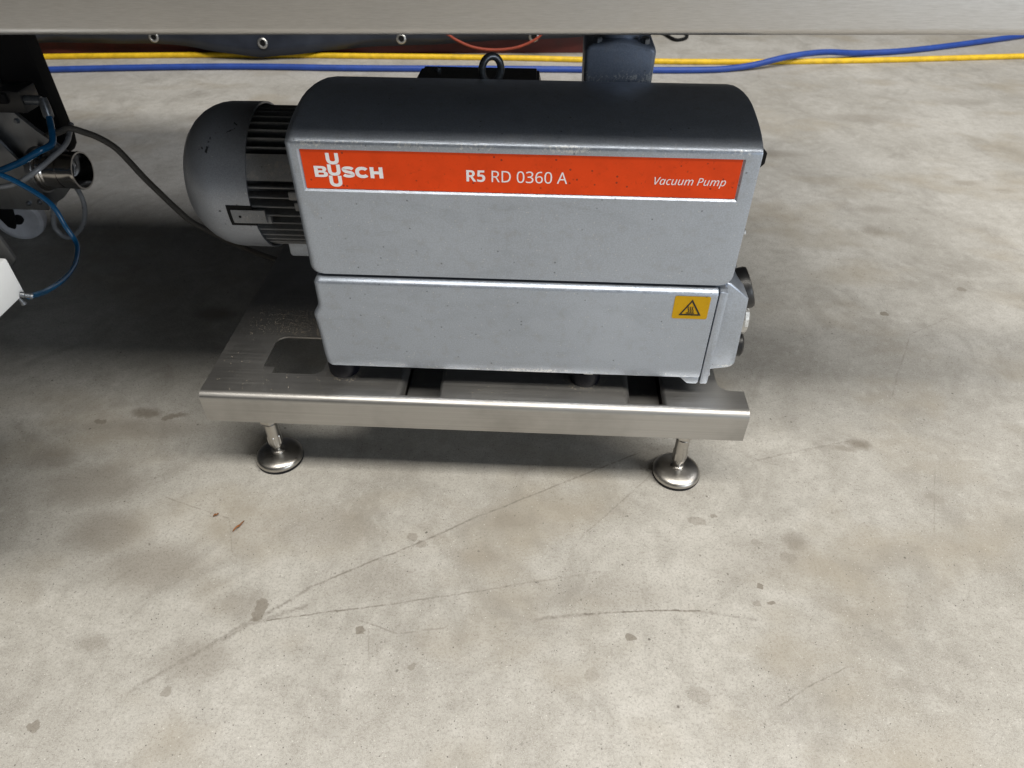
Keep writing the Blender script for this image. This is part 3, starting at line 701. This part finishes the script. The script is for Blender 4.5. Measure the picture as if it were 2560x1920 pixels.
# hot-surface warning label
wl = flat_shape('warning_label', [round_rect(.7545, .8068, .3640, .4042, .0032)], lambda a, b, t: (a, YB-.0006, b), M['yellowlabel'], pump)
wl['label'] = 'yellow label with black hot surface triangle'
YW = YB - .0010
tri_o = [(.7640, .3706), (.7970, .3706), (.7806, .3988)]; tri_i = [(.7680, .3729), (.7930, .3729), (.7806, .3942)]
flat_shape('warning_triangle', [tri_o, tri_i], lambda a, b, t: (a, YW, b), M['ink'], wl)
flat_shape('hot_surface_bar', [[(.7742, .3742), (.7868, .3742), (.7868, .3756), (.7742, .3756)]], lambda a, b, t: (a, YW-.0002, b), M['ink'], wl)
for q in (.7773, .7804, .7835):
    path = [(q + .0010*math.sin(k/10*2*math.pi), .3762 + .0100*k/10) for k in range(11)]
    flat_shape('heat_wave', ribbon(path, .00125), lambda a, b, t: (a, YW-.0002, b), M['ink'], wl)

# rubber buffers between pump and tray
for (x, y) in ((.2265, .0790), (.6365, .0770), (.2265, .38), (.6365, .38)):
    rb = lathe('rubber_buffer', [(0, .0250), (.004, .0262), (.024, .0262), (.028, .0240)], (x, y, ZT), (0, 0, 1), M['rubber'], pump, 36)
    lathe('buffer_nut', [(.028, .0145), (.0362, .0145)], (x+(.002 if x < .5 else .004), y-.012, ZT), (0, 0, 1), M['bolt'], rb, 6, 20, .5)

# motor
MY, MZ, MR, MX = .290, .457, .1185, .092
cow = [(-.0300, .0), (-.0297, .062), (-.0280, .074), (-.0230, .085), (-.0120, .0975), (.0, .1068), (.012, .1130), (.024, .1170), (.036, .1188), (.060, .1192), (MX, .1195), (MX, .1165), (.02, .113)]
def cowl_mesh():
    V = []; F = []; n = 72; m = len(cow)
    # notch for the clip, left out of the sheet between two angles near the open rim
    for (x, r) in cow:
        for k in range(n):
            a = 2*math.pi*k/n
            V.append((x, MY - r*math.cos(a), MZ + r*math.sin(a)))
    for i in range(m-1):
        for k in range(n):
            F.append((i*n+k, i*n+(k+1) % n, (i+1)*n+(k+1) % n, (i+1)*n+k))
    return V, F
V, F = cowl_mesh()
cowl = raw('fan_cowl', V, F, M['cowl'], pump, 40)
cowl['label'] = 'rounded grey fan cowl at the motor end'
lathe('motor_body', [(.010, .086), (.34, .086)], (0, MY, MZ), (1, 0, 0), M['fin'], pump, 48)
# clip in its dark notch on the cowl
ca = math.radians(-7)
def on_cowl(x, ang, r): return Vector((x, MY - r*math.cos(ang), MZ + r*math.sin(ang)))
def cowl_patch(name, x0, x1, a0, a1, r0, r1, mat, parent):
    V = []; n = 5
    for r in (r0, r1):
        for x in (x0, x1):
            for k in range(n+1): V.append(on_cowl(x, math.radians(a0+(a1-a0)*k/n), r))
    s = n+1; F = []
    for k in range(n):
        F += [(k, k+1, s+k+1, s+k), (2*s+k, 3*s+k, 3*s+k+1, 2*s+k+1), (k, 2*s+k, 2*s+k+1, k+1), (s+k, s+k+1, 3*s+k+1, 3*s+k)]
    F += [(0, s, 3*s, 2*s), (n, 2*s+n, 3*s+n, s+n)]
    return raw(name, V, F, mat, parent, 30)
nt = cowl_patch('clip_recess', .0520, .0935, -16.0, 2.0, .1172, .1198, M['blackmatte'], cowl)
cl = cowl_patch('cowl_clip', .0585, .1130, -13.0, -1.5, .1170, .1212, M['fin'], cowl)
q = on_cowl(.0715, math.radians(-7), .1213); lathe('clip_screw', [(0, .0022), (.0006, .0022)], q, q - Vector((q.x, MY, MZ)), M['blackmatte'], cowl, 12)

# cooling fins, one blade each
def fin_mesh(r1, x0, x1, th):
    bm = bmesh.new(); bm_box(bm, x0, x1, -th/2, th/2, .082, r1, .0012, 1)
    for v in bm.verts:
        if v.co.x < x0 + .004 and v.co.z > r1 - .004: v.co.x += .003
    bmesh.ops.recalc_face_normals(bm, faces=bm.faces)
    me = bpy.data.meshes.new('fin'); bm.to_mesh(me); bm.free(); me.materials.append(M['fin'])
    return me
fm = fin_mesh(.1140, MX-.012, .330, .0030)
NF = 46
for k in range(NF):
    ang = 360*k/NF
    if 20 < ang < 46: continue                # flat casting pad instead of fins here
    o = bpy.data.objects.new('fin', fm); COL.objects.link(o); o.parent = pump
    a = math.radians(ang)                     # 0 = towards the viewer, 90 = up
    o.location = Vector((0, MY, MZ)) - pump.location
    o.rotation_euler = (math.pi/2 - a, 0, 0)
cowl_patch('casting_pad', MX-.004, .330, 21, 41, .082, .1165, M['fin'], pump)
for (x, ang) in ((.165, 10), (.172, 1), (.19, -60), (.108, -12)):
    p0 = on_cowl(x, math.radians(ang), .112)
    bm = bmesh.new(); bm_box(bm, p0.x-.010, p0.x+.010, p0.y-.004, p0.y+.006, p0.z-.007, p0.z+.007, .0015)
    from_bm('casting_lug', bm, M['fin'], pump)
# bell housing that ties motor and pump, with its rounded lower rim
prism('bell_housing', round_rect(.195, .385, .3330, .560, .020), 0, .2050, .2250, M['paint'], pump, .004)
prism('motor_foot', round_rect(.112, .226, .3325, .3640, .006), 1, .235, .360, M['paint'], pump, .003)

# terminal box behind the hood
tb_v = [(.290, .375, .50), (.560, .375, .50), (.560, .48, .50), (.290, .48, .50), (.334, .385, .5910), (.542, .385, .5910), (.540, .462, .5910), (.336, .462, .5910)]
bm = bmesh.new(); vs = [bm.verts.new(v) for v in tb_v]
for f in ((0, 1, 2, 3), (4, 5, 6, 7), (0, 1, 5, 4), (1, 2, 6, 5), (2, 3, 7, 6), (3, 0, 4, 7)): bm.faces.new([vs[i] for i in f])
bmesh.ops.recalc_face_normals(bm, faces=bm.faces)
bmesh.ops.bevel(bm, geom=list(bm.edges), offset=.004, segments=2, affect='EDGES')
tb = from_bm('terminal_box', bm, M['black'], pump)
hexbolt((.365, .440, .5912), (0, 0, 1), .005, .004, M['boltdk'], 'lid_screw', tb)

# lifting eye
ring = []
for k in range(40):
    a = 2*math.pi*k/40
    e = Vector((.0160*math.cos(a), 0, .0205*math.sin(a)))
    e.rotate(Matrix.Rotation(math.radians(24), 3, 'Z'))
    ring.append(Vector((.4670, .328, .6265)) + e)
eye = tube('lifting_eye', ring, .0058, M['boltdk'], pump, 14, 0, True)
lathe('eye_shank', [(-.045, .009), (-.012, .0105), (-.010, .013), (-.006, .013)], (.4670, .328, .6140), (0, 0, 1), M['boltdk'], eye, 24)

# inlet casting rising behind the hood, flange and bolts on top
top = []
for k in range(17):
    x = .6135 + (.7270-.6135)*k/16
    u = (x - .6702)/.030
    top.append((x, .6570 + .0085*math.exp(-u*u) - (.006 if k in (0, 16) else 0)))
ic = prism('inlet_casting', [(.6170, .540), (.7235, .540)] + top[::-1], 1, .3570, .4550, M['pipe'], pump, .007, 4, 40)
lathe('inlet_flange', [(0, .030), (.010, .034), (.060, .034), (.060, .052), (.072, .052)], (.6702, .405, .6560), (0, 0, 1), M['pipe'], ic, 32)
for x in (.6330, .7080):
    for y in (.372, .438):
        lathe('flange_bolt', [(-.010, .0085), (.008, .0085), (.010, .007)], (x, y, .6570), (0, 0, 1), M['boltdk'], ic, 6, 20)

# ------------------------------------------------------------------ machine whose frame passes over the pump
mach = empty('steel_machine', (-.60, .55, 0), 'stainless machine with a long beam passing over the pump and a black post', 'machine')
ang = math.atan2(.0837-.0089, 1.1116+.0745)
rotb = Matrix.Rotation(ang, 3, 'Z')
B0 = Vector((-.0745, .0089, .7490))
def beam_pts():
    R = .009; P = []
    for k in range(7):
        a = math.radians(90*k/6); P.append((R - R*math.cos(a), R - R*math.sin(a)))   # rounded lower front edge
    return [(0, .115)] + P + [(.014, 0), (.014, .003), (.0085, .003), (.004, .0075), (.003, .012), (.003, .115)]
V = []; F = []
bp = beam_pts(); nb = len(bp)
for s in (-1.5, 2.6):
    for (y, z) in bp: V.append(B0 + rotb @ Vector((s, y, z)))
F = [tuple(range(nb)), tuple(range(nb, 2*nb))] + [(i, (i+1) % nb, nb+(i+1) % nb, nb+i) for i in range(nb)]
raw('front_beam', V, F, M['beam'], mach, 30)
box('unseen_cabinet', -1.45, 1.38, .016, 1.10, .760, .8995, M['darkin'], mach, .004, 2, rotb, (-.0745, .0089, .75))  # unseen machine body, its extent shaped to shade pump and floor
box('floor_shade_slab', -1.50, -.10, -.24, .005, .800, .8995, M['darkin'], mach, .004, 2)  # unseen slab added to darken the floor at the left
box('hood_shade_slab', -1.50, 1.40, -.068, 1.15, .900, .950, M['darkin'], mach, .004, 2)  # unseen overhang added to keep roof light off the hood top
# black upright with rounded lower corner
pp = [(-.665, .775), (-.665, .300), (-.6600, .2870), (-.6000, .2845), (-.5850, .2900), (-.5740, .3050), (-.5690, .3300), (-.5665, .775)]
prism('upright_post', pp, 1, .735, .775, M['blackmatte'], mach, .003)
box('upright_web', -.705, -.666, .730, .742, .20, .774, M['plate'], mach, .001)
# valve block with elbow fitting
vb = box('valve_block', -.640, -.556, .630, .690, .4260, .4730, M['black'], mach, .004)
box('valve_coil', -.632, -.585, .622, .632, .4480, .4690, M['blackmatte'], vb, .002)
lathe('elbow_body', [(0, .010), (.030, .010), (.034, .008)], (-.557, .645, .4500), (1, 0, 0), M['boltdk'], vb, 20)
lathe('elbow_collar', [(0, .0085), (.012, .010), (.036, .0105), (.040, .009)], (-.5200, .645, .4550), (.18, -.35, -1), M['boltdk'], vb, 20)
# bracket plates around the suction port
bpz = [(-.74, .445), (-.612, .440), (-.590, .412), (-.566, .384), (-.540, .360), (-.518, .335), (-.514, .300), (-.530, .262), (-.556, .240), (-.575, .222), (-.600, .208), (-.74, .200)]
br = prism('bracket_plate', bpz, 1, .6450, .6560, M['plate'], mach, .0015)
prism('side_plate', [(-.76, .395), (-.655, .395), (-.605, .300), (-.600, .205), (-.76, .205)], 1, .6180, .6260, M['plate'], mach, .001)
for (x, z) in ((-.640, .222), (-.612, .226), (-.548, .352), (-.546, .262), (-.598, .405)):
    hexbolt((x, .6175 if x < -.6 and z < .3 else .6445, z), (0, -1, 0), .0045, .007, M['boltdk'], 'bolt', br)
tp = lathe('suction_port', [(-.010, .046), (.0, .046), (.002, .0425), (.006, .0435), (.009, .041), (.013, .0425), (.016, .0400), (.046, .0400), (.0465, .0385), (.050, .0385), (.0505, .0402), (.078, .0405), (.082, .0418), (.086, .0410), (.086, .0375), (.0, .0370)],
           (-.5650, .620, .3050), (1, 0, 0), M['chrome'], mach, 48, 30, 0, False)
lathe('port_bore', [(0, .0366), (.002, .0366)], (-.5600, .620, .3050), (1, 0, 0), M['blackmatte'], tp, 32)
lathe('port_flange', [(-.014, .050), (-.002, .050)], (-.5650, .620, .3050), (1, 0, 0), M['plate'], tp, 32)
# swivel castor, white nylon wheel
cs = lathe('castor_wheel', [(-.012, .024), (-.016, .032), (-.0195, .050), (-.015, .0600), (-.004, .0620), (.004, .0620), (.015, .0600), (.0195, .050), (.016, .032), (.012, .024)], (-.872, .845, .0620), (.25, -1, 0), M['nylon'], mach, 48)
lathe('wheel_hub', [(-.021, .013), (.021, .013)], (-.872, .845, .0620), (.25, -1, 0), M['blackmatte'], cs, 24)
prism('castor_fork', [(-.935, .190), (-.840, .190), (-.848, .120), (-.862, .060), (-.872, .044), (-.888, .050), (-.915, .110)], 1, .806, .814, M['blackmatte'], cs, .002)
box('castor_plate', -.95, -.80, .78, .91, .190, .200, M['plate'], cs, .002)
# lower angle and white guard box near the camera side
prism('lower_angle', [(-.72, .330), (-.606, .2350), (-.5948, .1721), (-.6114, .1564), (-.74, .270)], 1, .450, .458, M['plate'], mach, .001)
gb = box('guard_box', -.62, -.1565, -.34, -.0500, .4330, .4897, M['whitebox'], mach, .003)
box('box_bracket', -.46, -.42, -.24, -.20, .4898, .7998, M['plate'], gb, .002)
gb['label'] = 'white box corner at the left edge of the picture'
lathe('hose_barb', [(0, .0040), (.005, .0044), (.006, .0034), (.011, .0034), (.012, .0042), (.015, .0042)], (-.1570, -.0600, .4380), (.75, .45, -.50), M['boltdk'], gb, 18)
lathe('drain_cock', [(0, .0022), (.007, .0025), (.008, .0036), (.011, .0036)], (-.1590, -.0620, .4335), (.3, .0, -.95), M['boltdk'], gb, 16)

# ------------------------------------------------------------------ hoses and cables by the machine
tag(tube('air_hose', [(-.5125, .631, .420), (-.490, .590, .405), (-.4800, .560, .390), (-.495, .53, .385), (-.545, .52, .362), (-.62, .52, .340), (-.70, .54, .345)], .0068, M['airhose'], None, 14),
    'short blue air hose hanging from the valve block beside the black post', 'hose')
hb = [(-.70, .46, .430), (-.60, .43, .4150), (-.5097, .40, .4031), (-.4639, .40, .3800), (-.4169, .40, .3369), (-.3990, .39, .2900), (-.3848, .38, .2602), (-.3593, .33, .2573), (-.3309, .27, .2696), (-.2955, .19, .2953), (-.2555, .10, .3348), (-.2054, .02, .3822), (-.1726, -.03, .4140), (-.1490, -.0545, .4310)]
tag(tube('air_hose', hb, lambda t: .0056 - .0016*t, M['airhose'], None, 14), 'long blue air hose looping down to the white box at left', 'hose')
wt = [(-.70, .45, .338), (-.5631, .45, .343), (-.5053, .45, .354), (-.4621, .46, .376), (-.450, .50, .385), (-.448, .56, .392), (-.470, .632, .405)]
tag(tube('clear_hose', wt, .0052, M['clear'], None, 12), 'milky thin hose curving in front of the steel bracket plates', 'hose')
lpz = [(-.590, .70, .262), (-.6066, .75, .1993), (-.6069, .75, .1484), (-.6365, .75, .0913), (-.6859, .75, .0571), (-.7107, .75, .0820), (-.6975, .75, .1269), (-.66, .74, .190), (-.64, .70, .23)]
tag(tube('clear_hose', lpz, .006, M['clear'], None, 12), 'milky hose loop hanging low beneath the open steel port', 'hose')
cb = [(-.55, .655, .370), (-.4893, .61, .3960), (-.4551, .60, .4083), (-.4284, .60, .4012), (-.3998, .60, .3898), (-.3704, .60, .3677), (-.3507, .60, .3368), (-.3298, .60, .2995), (-.3074, .60, .2658), (-.2817, .60, .2284), (-.2545, .60, .1949), (-.213, .60, .1683), (-.120, .59, .1250), (-.02, .57, .110), (.06, .57, .13), (.12, .55, .25), (.20, .53, .40), (.32, .505, .53), (.345, .485, .56)]
tag(tube('power_cable', cb, .0068, M['cable'], None, 12), 'grey braided cable running from the machine down behind the motor', 'cable')

# ------------------------------------------------------------------ background things
yl = [(-2.35, 2.33, .010), (-1.746, 2.419, .010), (-.855, 2.505, .010), (-.304, 2.522, .010), (.336, 2.538, .010), (1.149, 2.531, .010), (1.876, 2.588, .010), (2.752, 2.715, .010), (3.6, 2.85, .010), (4.6, 2.95, .010)]
tag(tube('hose', yl, .0125, M['yellowhose'], None, 12, 14), 'yellow hose lying across the floor behind the pump', 'hose')
bl = [(-2.35, 2.10, .013), (-1.613, 2.234, .013), (-.864, 2.325, .013), (-.265, 2.340, .013), (.434, 2.373, .013), (1.132, 2.400, .013), (1.40, 2.448, .016), (1.62, 2.535, .038), (1.80, 2.615, .038), (2.0, 2.695, .016), (2.308, 2.786, .013), (2.921, 3.060, .013), (3.8, 3.5, .013)]
tag(tube('hose', bl, .0130, M['bluehose'], None, 12, 14), 'blue hose crossing over the yellow hose on the floor', 'hose')

def wall_y(x): return 2.465 + .0765*(x + 1.772)
rr_ = empty('pallet_rack', (-.6, 2.65, 0), 'dark red low rack on the floor half hidden by the tarpaulin', 'rack')
ra = math.atan(.0765); rm = Matrix.Rotation(ra, 3, 'Z'); rp = (-1.772, 2.465, 0)
box('front_rail', -2.9, .78, 2.480, 2.540, .0, .105, M['red'], rr_, .004, 2, rm, rp)
box('rear_rail', -2.9, .78, 3.30, 3.36, .0, .105, M['red'], rr_, .004, 2, rm, rp)
for x in (-2.6, -1.4, -.4, .62): box('cross_rail', x, x+.08, 2.5402, 3.2998, .012, .095, M['red'], rr_, .003, 2, rm, rp)
# tarpaulin hanging over whatever stands on the rack
tarp_e = [(-2.7, .070), (-1.755, .0628), (-1.375, .0615), (-1.15, .0580), (-1.017, .0475), (-.87, .0300), (-.7315, .0145), (-.61, .0200), (-.48, .0316), (-.122, .0456), (.296, .0695), (.55, .0770), (.80, .0830)]
def edge_z(x):
    for (a, b), (c, d) in zip(tarp_e, tarp_e[1:]):
        if x <= c: return b + (d-b)*(x-a)/(c-a)
    return tarp_e[-1][1]
V = []; F = []; nx, nz = 130, 14
for i in range(nx+1):
    x = -2.7 + 3.5*i/nx; z0 = edge_z(x)
    for j in range(nz+1):
        u = j/nz; z = z0 + (.62 - z0)*u
        sag = .05*math.exp(-((x+.71)/.28)**2)*(1-u)
        y = wall_y(x) - .034 - sag - .010*math.sin(x*5.1+u*1.5)*(1-u*.5) - .007*math.sin(x*13.0+1.0) - .003*math.sin(x*31)
        V.append((x, y + .10*u*u, z))
for i in range(nx):
    for j in range(nz): F.append((i*(nz+1)+j, (i+1)*(nz+1)+j, (i+1)*(nz+1)+j+1, i*(nz+1)+j+1))
base_i = len(V)
for i in range(nx+1):      # flat top running back
    x = -2.7 + 3.5*i/nx; V.append((x, wall_y(x) + .95, .64))
for i in range(nx): F.append((i*(nz+1)+nz, (i+1)*(nz+1)+nz, base_i+i+1, base_i+i))
tarp = raw('tarpaulin', V, F, M['tarp'], None, 60)
sm_ = tarp.modifiers.new('thickness', 'SOLIDIFY'); sm_.thickness = .003
tag(tarp, 'dark navy tarpaulin with metal eyelets hanging behind the pump', 'tarpaulin')
for (x, z) in ((-1.2143, .0882), (-.7176, .0744), (-.1138, .0760), (.4867, .0892)):
    sag = .05*math.exp(-((x+.71)/.28)**2)
    y = wall_y(x) - .034 - sag - .010*math.sin(x*5.1) - .007*math.sin(x*13.0+1.0) - .003*math.sin(x*31)
    g = lathe('grommet', [(-.003, .0215), (.004, .0225), (.0075, .0190), (.0075, .0150), (.004, .0125), (.0, .0122)], (x, y - .002, z), (0, -1, .12), M['bolt'], tarp, 28, 50, 0, False)
    lathe('eyelet_hole', [(.0002, .0121), (.0022, .0121)], (x, y - .002, z), (0, -1, .12), M['blackmatte'], g, 24)
oc = [(.02, 2.56, .14), (.10, 2.535, .107), (.143, 2.53, .0830), (.2135, 2.53, .0561), (.3029, 2.535, .0443), (.4103, 2.54, .0545), (.4986, 2.55, .0892), (.54, 2.56, .13)]
tag(tube('cord', oc, .0055, M['orangecord'], None, 10), 'orange cord drooping in a bow against the red rack', 'cord')
kc = [(1.05, 3.15, .012), (1.13, 2.99, .008), (1.147, 2.939, .008), (1.176, 2.885, .008), (1.2226, 2.9156, .008), (1.24, 2.987, .008), (1.22, 3.15, .008)]
tag(tube('cord', kc, .0075, M['blackmatte'], None, 10), 'thin black cord bent into a loop on the far floor', 'cord')

# ------------------------------------------------------------------ small litter
def crumbs(name, pts, size, mat):
    V = []; F = []
    for (x, y, z) in pts:
        s = size*random.uniform(.5, 1.35); a = random.uniform(0, 6.28); b = len(V)
        for k in range(3): V.append((x + s*math.cos(a+2.1*k), y + s*math.sin(a+2.1*k), z))
        V.append((x + random.uniform(-.3, .3)*s, y, z + s*1.1))
        F += [(b, b+1, b+3), (b+1, b+2, b+3), (b+2, b, b+3), (b, b+2, b+1)]
    return raw(name, V, F, mat, None, None)
pts = []
def in_hole(x, y): return (.083 < x < .193 and .058 < y < .165) or (.322 < x < .402) or (.697 < x < .772) or (x > .856 and y > .05)
while len(pts) < 1500:
    x = random.gauss(.135, .055); y = random.gauss(.205, .038)
    if .012 < x < .30 and .165 < y < .36: pts.append((x, y, ZT))
while len(pts) < 1640:
    x = random.uniform(.01, .89); y = .014 + abs(random.gauss(.045, .04))
    if y < .30 and not in_hole(x, y): pts.append((x, y, ZT))
for (cx_, cy_) in ((.2265, .079), (.6365, .077)):
    for k in range(70):
        a = random.uniform(3.3, 6.6); r = .0265 + abs(random.gauss(0, .006)); x = cx_ + r*math.cos(a); y = cy_ + r*math.sin(a)
        if not in_hole(x, y): pts.append((x, y, ZT))
tag(crumbs('crumbs', pts, .00062, M['crumb']), 'pale crumbs scattered on the tray beside the pump', 'crumbs', kind='stuff')
def leaf(name, x, y, ln, wd, rot, label):
    V = []; F = []; n = 6
    for i in range(n+1):
        u = i/n; wv = wd*math.sin(math.pi*min(1, u*1.02+.02))*(1 if i % 2 else .7)
        for s in (-1, 0, 1):
            lx = (u-.5)*ln; ly = s*wv
            V.append((x + lx*math.cos(rot) - ly*math.sin(rot), y + lx*math.sin(rot) + ly*math.cos(rot), .0012 + .0022*abs(s) + .002*math.sin(u*5)**2))
    for i in range(n):
        for s in range(2): F.append((i*3+s, (i+1)*3+s, (i+1)*3+s+1, i*3+s+1))
    o = raw(name, V, F, M['leaf'], None, 40); m = o.modifiers.new('thickness', 'SOLIDIFY'); m.thickness = .0004
    return tag(o, label, 'leaf scrap')
leaf('leaf_scrap', .0535, -.1080, .026, .0026, 1.05, 'thin curled brown leaf scrap on the floor, the longer of two')
leaf('leaf_scrap', .0060, -.0860, .010, .0028, .7, 'small brown leaf scrap on the floor, the shorter of two')
